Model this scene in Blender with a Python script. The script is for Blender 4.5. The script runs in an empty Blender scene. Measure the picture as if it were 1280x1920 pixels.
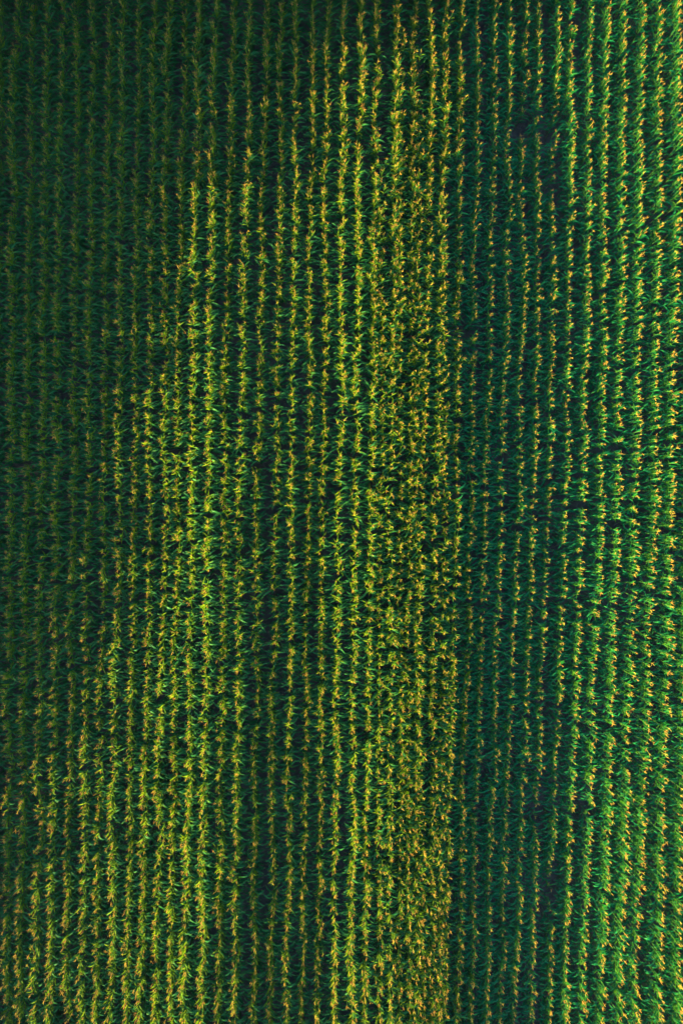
import bpy, math, random
import numpy as np
from mathutils import Vector, Matrix

R = math.radians
rng = np.random.default_rng(11)
random.seed(11)
scene = bpy.context.scene
C = scene.collection

# ------------------------------------------------------------------ camera, sky, sun, exposure
CAM_H = 32.2
cam_data = bpy.data.cameras.new('camera')
cam_data.sensor_fit = 'HORIZONTAL'
cam_data.sensor_width = 24.0
cam_data.lens = 22.5
cam_data.clip_end = 2000
cam = bpy.data.objects.new('camera', cam_data)
C.objects.link(cam)
cam.location = (-1.0, 0.2, CAM_H)
cam.rotation_euler = (R(-0.4), R(-1.9), 0)          # a drone looking straight down, a hair off plumb
scene.camera = cam

SUN_EL = R(8.0)
SUN_AZ = R(186)                                      # direction towards the sun, measured from +x: low on the left, from below
world = bpy.data.worlds.new('World')
scene.world = world
world.use_nodes = True
nt = world.node_tree
sky = nt.nodes.new('ShaderNodeTexSky')
sky.sky_type = 'NISHITA'
sky.sun_disc = False
sky.sun_elevation = SUN_EL
sky.ozone_density = 3.0
sky.sun_rotation = math.pi / 2 - SUN_AZ
bg = nt.nodes['Background']
nt.links.new(sky.outputs[0], bg.inputs[0])
bg.inputs[1].default_value = 0.125

sl = bpy.data.lights.new('sun', 'SUN')
sl.energy = 5.0
sl.angle = R(1.8)
sl.color = (1.0, 0.89, 0.26)
sun = bpy.data.objects.new('sun', sl)
C.objects.link(sun)
sd = Vector((math.cos(SUN_EL) * math.cos(SUN_AZ), math.cos(SUN_EL) * math.sin(SUN_AZ), math.sin(SUN_EL)))
sun.rotation_euler = sd.to_track_quat('Z', 'Y').to_euler()
sun.location = (-40, -10, 30)

scene.view_settings.view_transform = 'Standard'
scene.view_settings.look = 'None'
scene.view_settings.exposure = 2.7
scene.view_settings.gamma = 1.0
scene.cycles.max_bounces = 6
scene.cycles.transmission_bounces = 4
scene.cycles.diffuse_bounces = 4

# ------------------------------------------------------------------ materials
def nodes_of(name):
    m = bpy.data.materials.new(name)
    m.use_nodes = True
    t = m.node_tree
    t.nodes.clear()
    out = t.nodes.new('ShaderNodeOutputMaterial')
    return m, t, out

def N(t, kind, **kw):
    n = t.nodes.new(kind)
    for k, v in kw.items():
        setattr(n, k, v)
    return n

def noise(t, scale, detail=3.0, pos=None, rough=0.5):
    n = N(t, 'ShaderNodeTexNoise')
    n.inputs['Scale'].default_value = scale
    n.inputs['Detail'].default_value = detail
    n.inputs['Roughness'].default_value = rough
    if pos is not None:
        t.links.new(pos, n.inputs['Vector'])
    return n.outputs['Fac']

def ramp(t, fac, stops):
    r = N(t, 'ShaderNodeValToRGB')
    e = r.color_ramp.elements
    while len(e) < len(stops):
        e.new(0.5)
    for el, (p, c) in zip(e, stops):
        el.position = p
        el.color = (*c, 1)
    t.links.new(fac, r.inputs[0])
    return r.outputs[0]

def leaf_material(name, greens, glow, mix):
    m, t, out = nodes_of(name)
    geo = N(t, 'ShaderNodeNewGeometry')
    pos = geo.outputs['Position']
    col = ramp(t, noise(t, 3.6, 5, pos, 0.62), [(0.32, greens[0]), (0.5, greens[1]), (0.66, greens[2])])
    p = N(t, 'ShaderNodeBsdfPrincipled')
    t.links.new(col, p.inputs['Base Color'])
    p.inputs['Roughness'].default_value = 0.52
    p.inputs['Specular IOR Level'].default_value = 0.10
    tr = N(t, 'ShaderNodeBsdfTranslucent')
    tcol = ramp(t, noise(t, 2.3, 4, pos), [(0.30, glow[0]), (0.70, glow[1])])
    t.links.new(tcol, tr.inputs['Color'])
    mx = N(t, 'ShaderNodeMixShader')
    mx.inputs[0].default_value = mix
    t.links.new(p.outputs[0], mx.inputs[1])
    t.links.new(tr.outputs[0], mx.inputs[2])
    t.links.new(mx.outputs[0], out.inputs['Surface'])
    return m

def plain_material(name, stops, scale, rough, translucent=0.0):
    m, t, out = nodes_of(name)
    geo = N(t, 'ShaderNodeNewGeometry')
    col = ramp(t, noise(t, scale, 3, geo.outputs['Position']), stops)
    p = N(t, 'ShaderNodeBsdfPrincipled')
    t.links.new(col, p.inputs['Base Color'])
    p.inputs['Roughness'].default_value = rough
    p.inputs['Specular IOR Level'].default_value = 0.2
    if translucent:
        tr = N(t, 'ShaderNodeBsdfTranslucent')
        t.links.new(col, tr.inputs['Color'])
        mx = N(t, 'ShaderNodeMixShader')
        mx.inputs[0].default_value = translucent
        t.links.new(p.outputs[0], mx.inputs[1])
        t.links.new(tr.outputs[0], mx.inputs[2])
        t.links.new(mx.outputs[0], out.inputs['Surface'])
    else:
        t.links.new(p.outputs[0], out.inputs['Surface'])
    return m

def soil_material():
    m, t, out = nodes_of('field_soil')
    geo = N(t, 'ShaderNodeNewGeometry')
    pos = geo.outputs['Position']
    col = ramp(t, noise(t, 1.7, 9, pos, 0.65), [(0.3, (0.045, 0.036, 0.030)), (0.55, (0.085, 0.068, 0.056)), (0.75, (0.13, 0.105, 0.085))])
    p = N(t, 'ShaderNodeBsdfPrincipled')
    t.links.new(col, p.inputs['Base Color'])
    p.inputs['Roughness'].default_value = 0.95
    b = N(t, 'ShaderNodeBump')
    b.inputs['Strength'].default_value = 0.8
    b.inputs['Distance'].default_value = 0.05
    t.links.new(noise(t, 9.0, 8, pos, 0.7), b.inputs['Height'])
    t.links.new(b.outputs[0], p.inputs['Normal'])
    t.links.new(p.outputs[0], out.inputs['Surface'])
    return m

LEAF = leaf_material('corn_leaf', [(0.012, 0.095, 0.028), (0.020, 0.120, 0.032), (0.032, 0.145, 0.032)],
                     [(0.02, 0.11, 0.02), (0.05, 0.17, 0.02)], 0.2)
GREEN_LEAF = leaf_material('corn_green_leaf', [(0.004, 0.095, 0.042), (0.007, 0.145, 0.048), (0.030, 0.175, 0.040)],
                           [(0.02, 0.14, 0.02), (0.05, 0.20, 0.02)], 0.2)
GREEN_TOP_LEAF = leaf_material('corn_green_top_leaf', [(0.010, 0.135, 0.028), (0.018, 0.165, 0.026), (0.04, 0.19, 0.024)],
                               [(0.05, 0.24, 0.016), (0.14, 0.32, 0.014)], 0.42)
TOP_LEAF_SUNLIT = leaf_material('corn_top_leaf_sunlit', [(0.03, 0.14, 0.010), (0.09, 0.19, 0.007), (0.19, 0.24, 0.006)],
                         [(0.16, 0.28, 0.010), (0.30, 0.36, 0.012)], 0.45)  # sunlit yellow put into the colour of the top leaves
STALK = plain_material('corn_stalk', [(0.3, (0.05, 0.13, 0.03)), (0.7, (0.10, 0.17, 0.035))], 3.0, 0.5)
TASSEL = plain_material('corn_tassel', [(0.25, (0.36, 0.14, 0.05)), (0.5, (0.52, 0.28, 0.05)), (0.75, (0.50, 0.46, 0.07))], 5.0, 0.7, 0.3)
SOIL = soil_material()

# ------------------------------------------------------------------ photo pixel -> point on a level plane (layout of the rows)
bpy.context.view_layer.update()
CAM_M = np.array(cam.matrix_world)
FPX = 22.5 / 24.0 * 1280
def to_world(px, py, z=2.2):
    d = CAM_M[:3, :3] @ np.array([(px - 640) / FPX, -(py - 960) / FPX, -1.0])
    s = (z - CAM_M[2, 3]) / d[2]
    return CAM_M[:3, 3] + s * d
def to_photo(p):
    q = np.linalg.inv(CAM_M) @ np.array([p[0], p[1], p[2], 1.0])
    return 640 + FPX * q[0] / -q[2], 960 - FPX * q[1] / -q[2]

# ------------------------------------------------------------------ the crop's vigour: how much taller or shorter the stand is
GX = [0, 160, 320, 400, 480, 600, 700, 845, 885, 1040, 1150, 1280]
GY = [0, 300, 600, 900, 1200, 1500, 1900]
GV = np.array([
    [-.45, -.45, -.38, -.25, -.25, -.12, -.08, -.16, -.30, -.50, -.46, -.36],
    [-.35, -.30, -.15, .02, -.10, .02, .06, .04, -.24, -.44, -.28, -.12],
    [-.25, -.20, -.08, .03, -.08, .00, .10, .12, -.20, -.36, -.20, -.03],
    [-.15, -.14, -.08, .18, .08, .00, .12, .12, -.18, -.34, -.16, .04],
    [-.12, -.10, .00, .25, -.02, -.06, .10, .08, -.22, -.36, -.08, .11],
    [-.10, -.05, .10, .25, -.10, -.08, .10, .06, -.26, -.42, -.06, .15],
    [-.10, -.02, .16, .20, -.10, -.10, .08, .04, -.28, -.44, -.05, .16]])
def vigour(px, py):
    cols = [np.interp(px, GX, row) for row in GV]
    return float(np.interp(py, GY, cols))

class Wobble:                                            # smooth one-dimensional noise
    def __init__(self, step, amp):
        self.step, self.v = step, rng.normal(0, amp, 400)
    def __call__(self, s):
        s = s / self.step + 150
        i = int(math.floor(s)); f = s - i; f = f * f * (3 - 2 * f)
        return self.v[i % 400] * (1 - f) + self.v[(i + 1) % 400] * f

def terrain(x, y):
    return 0.10 * math.sin(x * 0.16 + 0.6) * math.cos(y * 0.11) + 0.05 * math.sin(y * 0.21 + x * 0.07)

# ------------------------------------------------------------------ a corn plant, as three shapes: stalk, foliage, tassel
def tube(path, radii, sides):
    V, F = [], []
    path = [np.array(p, float) for p in path]
    for i, p in enumerate(path):
        d = path[min(i + 1, len(path) - 1)] - path[max(i - 1, 0)]
        d /= np.linalg.norm(d)
        a = np.cross(d, [0.0, 0.0, 1.0] if abs(d[2]) < 0.9 else [1.0, 0.0, 0.0]); a /= np.linalg.norm(a)
        b = np.cross(d, a)
        for k in range(sides):
            t = 2 * math.pi * k / sides
            V.append(p + radii[i] * (math.cos(t) * a + math.sin(t) * b))
    for i in range(len(path) - 1):
        for k in range(sides):
            k2 = (k + 1) % sides
            F.append((i * sides + k, i * sides + k2, (i + 1) * sides + k2, (i + 1) * sides + k))
    return V, F

def merge(parts):
    V, F = [], []
    for v, f in parts:
        o = len(V)
        V += list(v)
        F += [tuple(i + o for i in q) for q in f]
    return np.array(V, float), np.array(F, int)

def leaf(z0, az, length, width, up, droop, twist, r):
    """A strap leaf: leaves the stalk at angle `up` above the horizontal, arches over and droops, folded along its midrib."""
    n = 7
    V, F = [], []
    p = np.array([0.0, 0.0, z0])
    el = up
    heading = az
    for i in range(n + 1):
        s = i / n
        d = np.array([math.cos(heading) * math.cos(el), math.sin(heading) * math.cos(el), math.sin(el)])
        side = np.array([-math.sin(heading), math.cos(heading), 0.0])
        nor = np.cross(d, side)
        tw = twist * s
        side2 = side * math.cos(tw) + nor * math.sin(tw)
        nor2 = np.cross(d, side2)
        w = width * (0.55 + 1.5 * s - 0.6 * s * s if s < 0.32 else 1.0 * max(0.0, 1 - ((s - 0.32) / 0.68) ** 2.0) ** 0.8) * 0.5
        w = max(w, 0.003)
        fold = 0.35 * w
        V += [p + side2 * w - nor2 * -fold * 0.0 + nor2 * fold, p, p - side2 * w + nor2 * fold]
        p = p + d * (length / n)
        el -= droop / n * (0.5 + 1.2 * s)
        heading += r.normal(0, 0.09)
    for i in range(n):
        a = i * 3
        F += [(a, a + 1, a + 4, a + 3), (a + 1, a + 2, a + 5, a + 4)]
    return V, F

def make_variant(seed):
    r = np.random.default_rng(seed)
    h = 1.92                                            # height of the last leaf node
    bend = r.normal(0, 0.03, 2)
    def axis(z):
        return np.array([bend[0] * (z / h) ** 2, bend[1] * (z / h) ** 2, z])
    stalk = merge([tube([axis(z) for z in (-0.08, 0.5, 1.1, 1.7, h + 0.26)], [0.016, 0.015, 0.013, 0.010, 0.007], 5)])
    leaves, n_low = [], 0
    plane = r.normal(0, 0.34)                            # leaves alternate in one plane, mostly across the row
    n_arch, n_top = int(r.integers(4, 6)), int(r.integers(4, 6))
    n = n_arch + n_top
    for i in range(n):
        if i < n_arch:                                   # long arching leaves
            z = 0.62 + 0.98 * (i / (n_arch - 1)) ** 0.9 + r.normal(0, 0.03)
            az = plane + (math.pi if i % 2 else 0) + r.normal(0, 0.36)
            L = r.uniform(0.46, 0.72); w = r.uniform(0.065, 0.092); up = R(r.uniform(44, 66)); dr = R(r.uniform(95, 150))
        else:                                            # whorl: short, upright, pointed
            f = (i - n_arch) / (n_top - 1)
            z = 1.55 + (h - 1.55) * f
            az = plane + (math.pi if i % 2 else 0) + r.normal(0, 0.95)
            L = r.uniform(0.26, 0.46) * (1.12 - 0.3 * f); w = r.uniform(0.034, 0.05); up = R(r.uniform(50, 76)); dr = R(r.uniform(5, 75))
        v, q = leaf(z, az, L, w, up, dr, r.normal(0, 0.5), r)
        o = axis(z)
        leaves.append(([p + np.array([o[0], o[1], 0]) for p in v], q))
        if i < n_arch:
            n_low += len(q)
    foliage = merge(leaves) + (n_low,)
    top = axis(h + 0.24)
    spikes = []
    lean = r.normal(0, 0.10, 2)
    tl = r.uniform(0.17, 0.30); ts = r.uniform(0.6, 1.1)
    tip = top + np.array([lean[0] * tl, lean[1] * tl, tl])
    spikes.append(tube([top, top * 0.5 + tip * 0.5, tip], [0.006, 0.010, 0.003], 4))
    for k in range(int(r.integers(2, 7))):
        a = r.uniform(0, 2 * math.pi)
        zz = r.uniform(0.0, 0.10)
        out = R(r.uniform(22, 55)); L = r.uniform(0.10, 0.20) * ts
        b = top + np.array([0, 0, zz])
        d1 = np.array([math.cos(a) * math.sin(out), math.sin(a) * math.sin(out), math.cos(out)])
        d2 = d1 + np.array([math.cos(a) * 0.35, math.sin(a) * 0.35, -0.25])
        spikes.append(tube([b, b + d1 * L * 0.5, b + d1 * L * 0.5 + d2 / np.linalg.norm(d2) * L * 0.5], [0.004, 0.0068, 0.003], 3))
    tassel = merge(spikes)
    return stalk, foliage, tassel

NVAR = 26
VAR = [make_variant(100 + i) for i in range(NVAR)]
MATS = (STALK, LEAF, TOP_LEAF_SUNLIT, TASSEL, GREEN_LEAF, GREEN_TOP_LEAF)

# ------------------------------------------------------------------ where the rows run: photo x of each row at the top, middle and foot
ROWS = [(15, 6, 4), (47, 35, 32), (75, 65, 61), (105, 95, 90), (131, 127, 120), (162, 157, 148), (195, 186, 176), (221, 215, 205),
        (250, 245, 234), (280, 275, 261), (308, 304, 290), (338, 328, 320), (369, 357, 348), (399, 389, 378), (431, 419, 408),
        (464, 448, 440), (495, 481, 474), (525, 515, 506), (554, 546, 536), (585, 576, 567), (613, 605, 597), (645, 635, 625),
        (676, 666, 658), (709, 696, 685), None, (745, 731, 732), None, (780, 768, 768), (812, 791, 782), None, (843, 813, 812),
        (870, 855, 837), (902, 885, 864), (937, 913, 890), (967, 944, 921), (995, 976, 948), (1024, 1005, 976), (1055, 1035, 1007),
        (1087, 1066, 1040), (1121, 1098, 1071), (1152, 1130, 1102), (1185, 1162, 1134), (1217, 1195, 1165), (1250, 1227, 1198),
        (1282, 1260, 1234), (1312, 1292, 1270)]
EXTRA = [(718, 714, 714, 300), (757, 750, 752, 150), (795, 779, 797, 210), (832, 834, 826, 420)]      # the overlap of two planter passes: rows set between rows
ROWS = [r for r in ROWS if r]
LIFT = {1: -.08, 2: .03, 3: .05, 4: -.09, 5: .0, 6: -.10, 7: .05, 8: -.10, 9: -.03, 17: -.06, 12: .20, 13: .21, 15: .17, 10: .05, 11: .02, 21: .13, 22: .14, 23: .07, 14: -.06, 16: -.02, 18: .05, 19: -.08, 20: -.06, 24: .13, 25: -.03, 26: .07, 27: .0, 39: .05, 41: .07, 43: .06}
rows = []
for k in range(6, 0, -1):
    rows.append((tuple(v - 30 * k for v in ROWS[0]), None, 0.0, False))
for i, r_ in enumerate(ROWS):
    rows.append((r_, i + 1, LIFT.get(i, 0.0), False))
for k in range(1, 7):
    rows.append((tuple(v + 32 * k for v in ROWS[-1]), None, 0.0, False))
for r_ in EXTRA:
    rows.append((r_[:3], None, 0.0, r_[3]))

GAPS = [(1000, 200, 26, 70), (1055, 190, 18, 40), (1040, 300, 22, 60), (1050, 600, 16, 16), (1040, 1335, 22, 24), (1056, 1500, 20, 60),
        (1022, 1560, 18, 50), (1000, 1490, 16, 40), (1040, 1690, 22, 50), (1060, 340, 16, 20), (520, 1240, 14, 10), (430, 1130, 12, 8),
        (960, 960, 12, 14), (905, 690, 12, 12), (1108, 1535, 12, 16), (1180, 930, 14, 12), (930, 1080, 10, 14)]
plants = []                                              # x, y, z, rot, tilt x, tilt y, scale, width scale, variant, row, photo x, photo y
for (xt, xm, xb), num, lift, extra in rows:
    wob = Wobble(3.0, 0.05); wob2 = Wobble(0.9, 0.02); hw = Wobble(1.7, 0.065); cl = Wobble(1.1, 0.10)
    ya, yb = (extra - 150, 2420) if extra else (-160, 2420)
    s = ya + rng.uniform(0, 8)
    while s < yb:
        py = s
        px = float(np.interp(py, [-160, 60, 960, 1860, 2080], [xt + (xt - xm) * .24, xt, xm, xb, xb + (xb - xm) * .24]))
        strip = 705 < px < 845 and py > 300
        s += float(np.clip(rng.normal((8.4 if extra else 7.4 if strip else 5.7) * (1 + cl(s / 40)), 2.0), 2.5, 22))
        gap = 0.0
        for gx, gy, rx, ry in GAPS:
            gap = max(gap, 1.3 - ((px - gx) / rx) ** 2 - ((py - gy) / ry) ** 2)
        if rng.random() < gap * 0.32 or rng.random() < 0.02:
            continue
        w = to_world(px, py)
        if extra and rng.random() > (py - extra + 150) / 300:
            continue
        dense = 700 < px < 848 and py > 230
        x = w[0] + wob(w[1]) + wob2(w[1]) + rng.normal(0, 0.036 if dense else 0.026)
        y = w[1]
        hh = 2.28 + 1.4 * vigour(px, py) + lift + hw(y) + rng.normal(0, 0.08) - max(0, gap) * 0.2
        hh = max(1.35, hh)
        sc = hh / 2.38
        plants.append((x, y, terrain(x, y), (0 if rng.random() < .5 else math.pi) + rng.normal(0, 0.30), rng.normal(0, 0.07), rng.normal(0, 0.033 if dense else 0.028),
                       sc, rng.uniform(0.88, 1.12), int(rng.integers(NVAR)), num, px, py, 0, px > 866 + 8 * math.sin(py / 90.0) + rng.normal(0, 20)))
print('plants', len(plants))

# ------------------------------------------------------------------ setting: the soil
def build_ground():
    n = 160
    inner = np.linspace(-34, 34, n)
    xs = np.concatenate([[-600, -200, -80], inner, [80, 200, 600]])
    V, F = [], []
    for y in xs:
        for x in xs:
            inside = abs(x) < 35 and abs(y) < 35
            V.append((x, y, terrain(x, y) + (0.02 * math.sin(x * 8.2) if inside else 0.0)))
    m = len(xs)
    for j in range(m - 1):
        for i in range(m - 1):
            a = j * m + i
            F.append((a, a + 1, a + m + 1, a + m))
    me = bpy.data.meshes.new('ground')
    me.from_pydata(V, [], F)
    me.materials.append(SOIL)
    for p in me.polygons:
        p.use_smooth = True
    o = bpy.data.objects.new('ground', me)
    C.objects.link(o)
    o['kind'] = 'structure'
    o['label'] = 'dark bare soil between the rows of corn'
build_ground()

# ------------------------------------------------------------------ the 300 plants that show largest: things with parts
def matrix_of(p):
    M = Matrix.Translation((p[0], p[1], p[2])) @ Matrix.Rotation(p[4], 4, 'X') @ Matrix.Rotation(p[5], 4, 'Y') @ Matrix.Rotation(p[3], 4, 'Z')
    return M @ Matrix.Diagonal(((0.72 + 0.28 * p[6]) * p[7], (0.72 + 0.28 * p[6]) * p[7], p[6], 1.0))

def shape(name, vf, mat):
    me = bpy.data.meshes.new(name)
    me.from_pydata([tuple(v) for v in vf[0]], [], [tuple(int(i) for i in f) for f in vf[1]])
    for m in mat:
        me.materials.append(m)
    if len(vf) == 3:
        me.polygons.foreach_set('material_index', [0 if i < vf[2] else 1 for i in range(len(me.polygons))])
    me.polygons.foreach_set('use_smooth', [True] * len(me.polygons))
    return me
PART_MESH = [tuple(shape(nm, vf, mt) for nm, vf, mt in zip(('stalk', 'foliage', 'tassel'), v, ((STALK,), (LEAF, TOP_LEAF_SUNLIT), (TASSEL,)))) for v in VAR]

def nearness(p):
    if p[9] is None or not (20 < p[10] < 1260 and 20 < p[11] < 1900):
        return 1e9
    top = np.array([p[0], p[1], p[2] + 2.35 * p[6]])
    return float(np.linalg.norm(top - CAM_M[:3, 3]))
order = sorted(range(len(plants)), key=lambda i: nearness(plants[i]))
chosen = set(order[:300])

def ordinal(n):
    return '%d%s' % (n, 'th' if 10 <= n % 100 <= 20 else {1: 'st', 2: 'nd', 3: 'rd'}.get(n % 10, 'th'))

used = set()
for i in sorted(chosen, key=lambda i: (plants[i][9], plants[i][11])):
    p = plants[i]
    M = matrix_of(p)
    root = bpy.data.objects.new('corn_plant', None)
    root.empty_display_size = 0.2
    C.objects.link(root)
    root.matrix_world = M
    tip = np.array(M @ Vector((0, 0, 2.3)))
    down = to_photo(tip)[1] / 19.20
    size = 'tall' if p[6] > 1.02 else ('short' if p[6] < 0.93 else 'leafy')
    pct = round(down, 1)
    while (p[9], pct) in used:
        pct = round(pct + 0.1, 1)
    used.add((p[9], pct))
    root['label'] = '%s corn plant with orange tassel, %s row from left edge, %.1f percent down photo' % (size, ordinal(p[9]), pct)
    root['category'] = 'corn plant'
    root['group'] = 'corn plants standing in rows'
    for me in PART_MESH[p[8]]:
        c = bpy.data.objects.new(me.name.split('.')[0], me)
        C.objects.link(c)
        c.parent = root

# ------------------------------------------------------------------ the rest of the field, thousands of plants: one mass
def build_crop():
    VV, FF, MI = [], [], []
    off = 0
    for vi in range(NVAR):
        idx = [i for i, p in enumerate(plants) if p[8] == vi and i not in chosen]
        if not idx:
            continue
        (v0, f0), (v1, f1, n_low), (v2, f2) = VAR[vi]
        base = np.vstack([v0, v1, v2])
        faces = np.vstack([f0, f1 + len(v0), f2 + len(v0) + len(v1)])
        mi = np.concatenate([np.full(len(f0), 0), np.full(n_low, 1), np.full(len(f1) - n_low, 2), np.full(len(f2), 3)])
        Ms = np.array([np.array(matrix_of(plants[i])) for i in idx])
        pts = np.einsum('nij,vj->nvi', Ms[:, :3, :3], base) + Ms[:, None, :3, 3]
        VV.append(pts.reshape(-1, 3))
        k = len(idx)
        FF.append((faces[None] + (np.arange(k) * len(base))[:, None, None] + off).reshape(-1, 4))
        far = np.array([plants[i][13] for i in idx])                 # the greener variety sown beyond the seam
        MI.append(np.where(((mi == 1) | (mi == 2))[None] & far[:, None], mi[None] + 3, mi[None]).ravel())
        off += k * len(base)
    V = np.concatenate(VV).astype(np.float32); F = np.concatenate(FF).astype(np.int32); MI = np.concatenate(MI).astype(np.int32)
    me = bpy.data.meshes.new('corn_crop')
    me.vertices.add(len(V)); me.vertices.foreach_set('co', V.ravel())
    me.loops.add(F.size); me.loops.foreach_set('vertex_index', F.ravel())
    me.polygons.add(len(F)); me.polygons.foreach_set('loop_start', np.arange(len(F), dtype=np.int32) * 4)
    for m in MATS:
        me.materials.append(m)
    me.polygons.foreach_set('material_index', MI)
    me.polygons.foreach_set('use_smooth', np.ones(len(F), dtype=bool))
    me.update(calc_edges=True)
    o = bpy.data.objects.new('corn_crop', me)
    C.objects.link(o)
    o['kind'] = 'stuff'
    o['label'] = 'dense green corn crop in straight rows filling the field around the nearest plants'
    o['category'] = 'corn crop'
    print('crop faces', len(F))
build_crop()

# ------------------------------------------------------------------ added trees, out of view by the upper left of the field, put in to
# shut out part of the sky there and shade the upper left of the crop
BARK = plain_material('bark', [(0.3, (0.05, 0.038, 0.028)), (0.7, (0.11, 0.085, 0.06))], 7.0, 0.9)
TREE_LEAF = plain_material('tree_leaf', [(0.3, (0.02, 0.055, 0.012)), (0.7, (0.045, 0.09, 0.02))], 2.0, 0.55, 0.25)
def tree_shapes(seed):                                    # a tree of unit height, scaled when it is placed
    r = np.random.default_rng(seed)
    parts = [tube([(0, 0, -0.02), (r.normal(0, .01), r.normal(0, .01), .3), (r.normal(0, .02), r.normal(0, .02), .85)], [0.02, 0.015, 0.004], 7)]
    centres = []
    for k in range(60):
        a = r.uniform(0, 6.28); z = r.uniform(0.05, 0.96); rad = 0.27 * math.sqrt(max(0.03, 1 - ((z - 0.48) / 0.52) ** 2)) * r.uniform(.25, 1)
        c = np.array([rad * math.cos(a), rad * math.sin(a), z])
        centres.append(c)
        parts.append(tube([(0, 0, z * .7), tuple(c * [.5, .5, .9]), tuple(c)], [0.006, 0.004, 0.001], 5))
    V, F = [], []
    for c in centres:
        m = int(r.integers(60, 110))
        for p in c + r.normal(0, 0.040, (m, 3)):
            d = r.normal(0, 1, 3); d /= np.linalg.norm(d)
            e = np.cross(d, r.normal(0, 1, 3)); e /= np.linalg.norm(e)
            L, w = r.uniform(.013, .024), r.uniform(.007, .012)
            o = len(V)
            V += [p - d * L, p + e * w, p + d * L, p - e * w]
            F.append((o, o + 1, o + 2, o + 3))
    return shape('trunk', merge(parts), (BARK,)), shape('crown', (np.array(V), np.array(F)), (TREE_LEAF,))
TREES = [tree_shapes(900 + k) for k in range(5)]
def shade_tree(x, y, h):
    root = bpy.data.objects.new('tree', None)
    C.objects.link(root)
    root.location = (x, y, terrain(x, y))
    root.rotation_euler = (0, 0, rng.uniform(0, 6.28))
    root.scale = (h, h, h)
    for me in TREES[int(rng.integers(len(TREES)))]:
        c = bpy.data.objects.new(me.name.split('.')[0], me)
        C.objects.link(c)
        c.parent = root
    root['label'] = 'unseen leafy tree added to shade the upper left of the field'
    root['category'] = 'tree'
    root['group'] = 'unseen trees added to shade the field'
yy = -42.0
while yy < 38:                                            # along the left side: bushes at first, then ever taller trees
    h = float(np.interp(yy, [-40, -24, -14, -6, 0, 6, 11, 16, 21, 25, 28, 30], [2.85, 2.9, 3.0, 3.25, 3.5, 3.85, 4.2, 4.7, 5.5, 6.4, 11.0, 18.0])) * rng.uniform(0.93, 1.08)
    shade_tree(-20.8 - 0.26 * h + rng.normal(0, 0.3), yy, h)
    if yy > 26:
        shade_tree(-24.5 - 0.26 * h + rng.normal(0, 0.5), yy + 1.0, h * 1.1)
    yy += max(0.85, h * 0.21) * rng.uniform(0.8, 1.2)
xx = -22.0
while xx < 16:                                            # and along the upper side
    h = float(np.interp(xx, [-20, 4, 16], [18.0, 16.0, 9.0])) * rng.uniform(0.85, 1.1)
    shade_tree(xx, 26.8 + 0.26 * h + rng.normal(0, 0.4), h)
    xx += h * 0.34 * rng.uniform(0.8, 1.15)

# ------------------------------------------------------------------ added haze volume over the field, to lift the dark gaps between rows
def build_haze():
    me = bpy.data.meshes.new('haze')
    x0, x1, y0, y1, z0, z1 = -650.0, 650.0, -650.0, 650.0, -1.6, 36.0
    V = [(x0, y0, z0), (x1, y0, z0), (x1, y1, z0), (x0, y1, z0), (x0, y0, z1), (x1, y0, z1), (x1, y1, z1), (x0, y1, z1)]
    me.from_pydata(V, [], [(0, 3, 2, 1), (4, 5, 6, 7), (0, 1, 5, 4), (1, 2, 6, 5), (2, 3, 7, 6), (3, 0, 4, 7)])
    m, t, out = nodes_of('haze')
    v = N(t, 'ShaderNodeVolumePrincipled')
    v.inputs['Color'].default_value = (0.5, 0.85, 1.0, 1)
    v.inputs['Density'].default_value = 0.00004
    v.inputs['Anisotropy'].default_value = 0.2
    t.links.new(v.outputs[0], out.inputs['Volume'])
    me.materials.append(m)
    o = bpy.data.objects.new('haze', me)
    C.objects.link(o)
    o['kind'] = 'stuff'
    o['label'] = 'thin pale haze added over the whole corn field to lift its dark gaps'
build_haze()
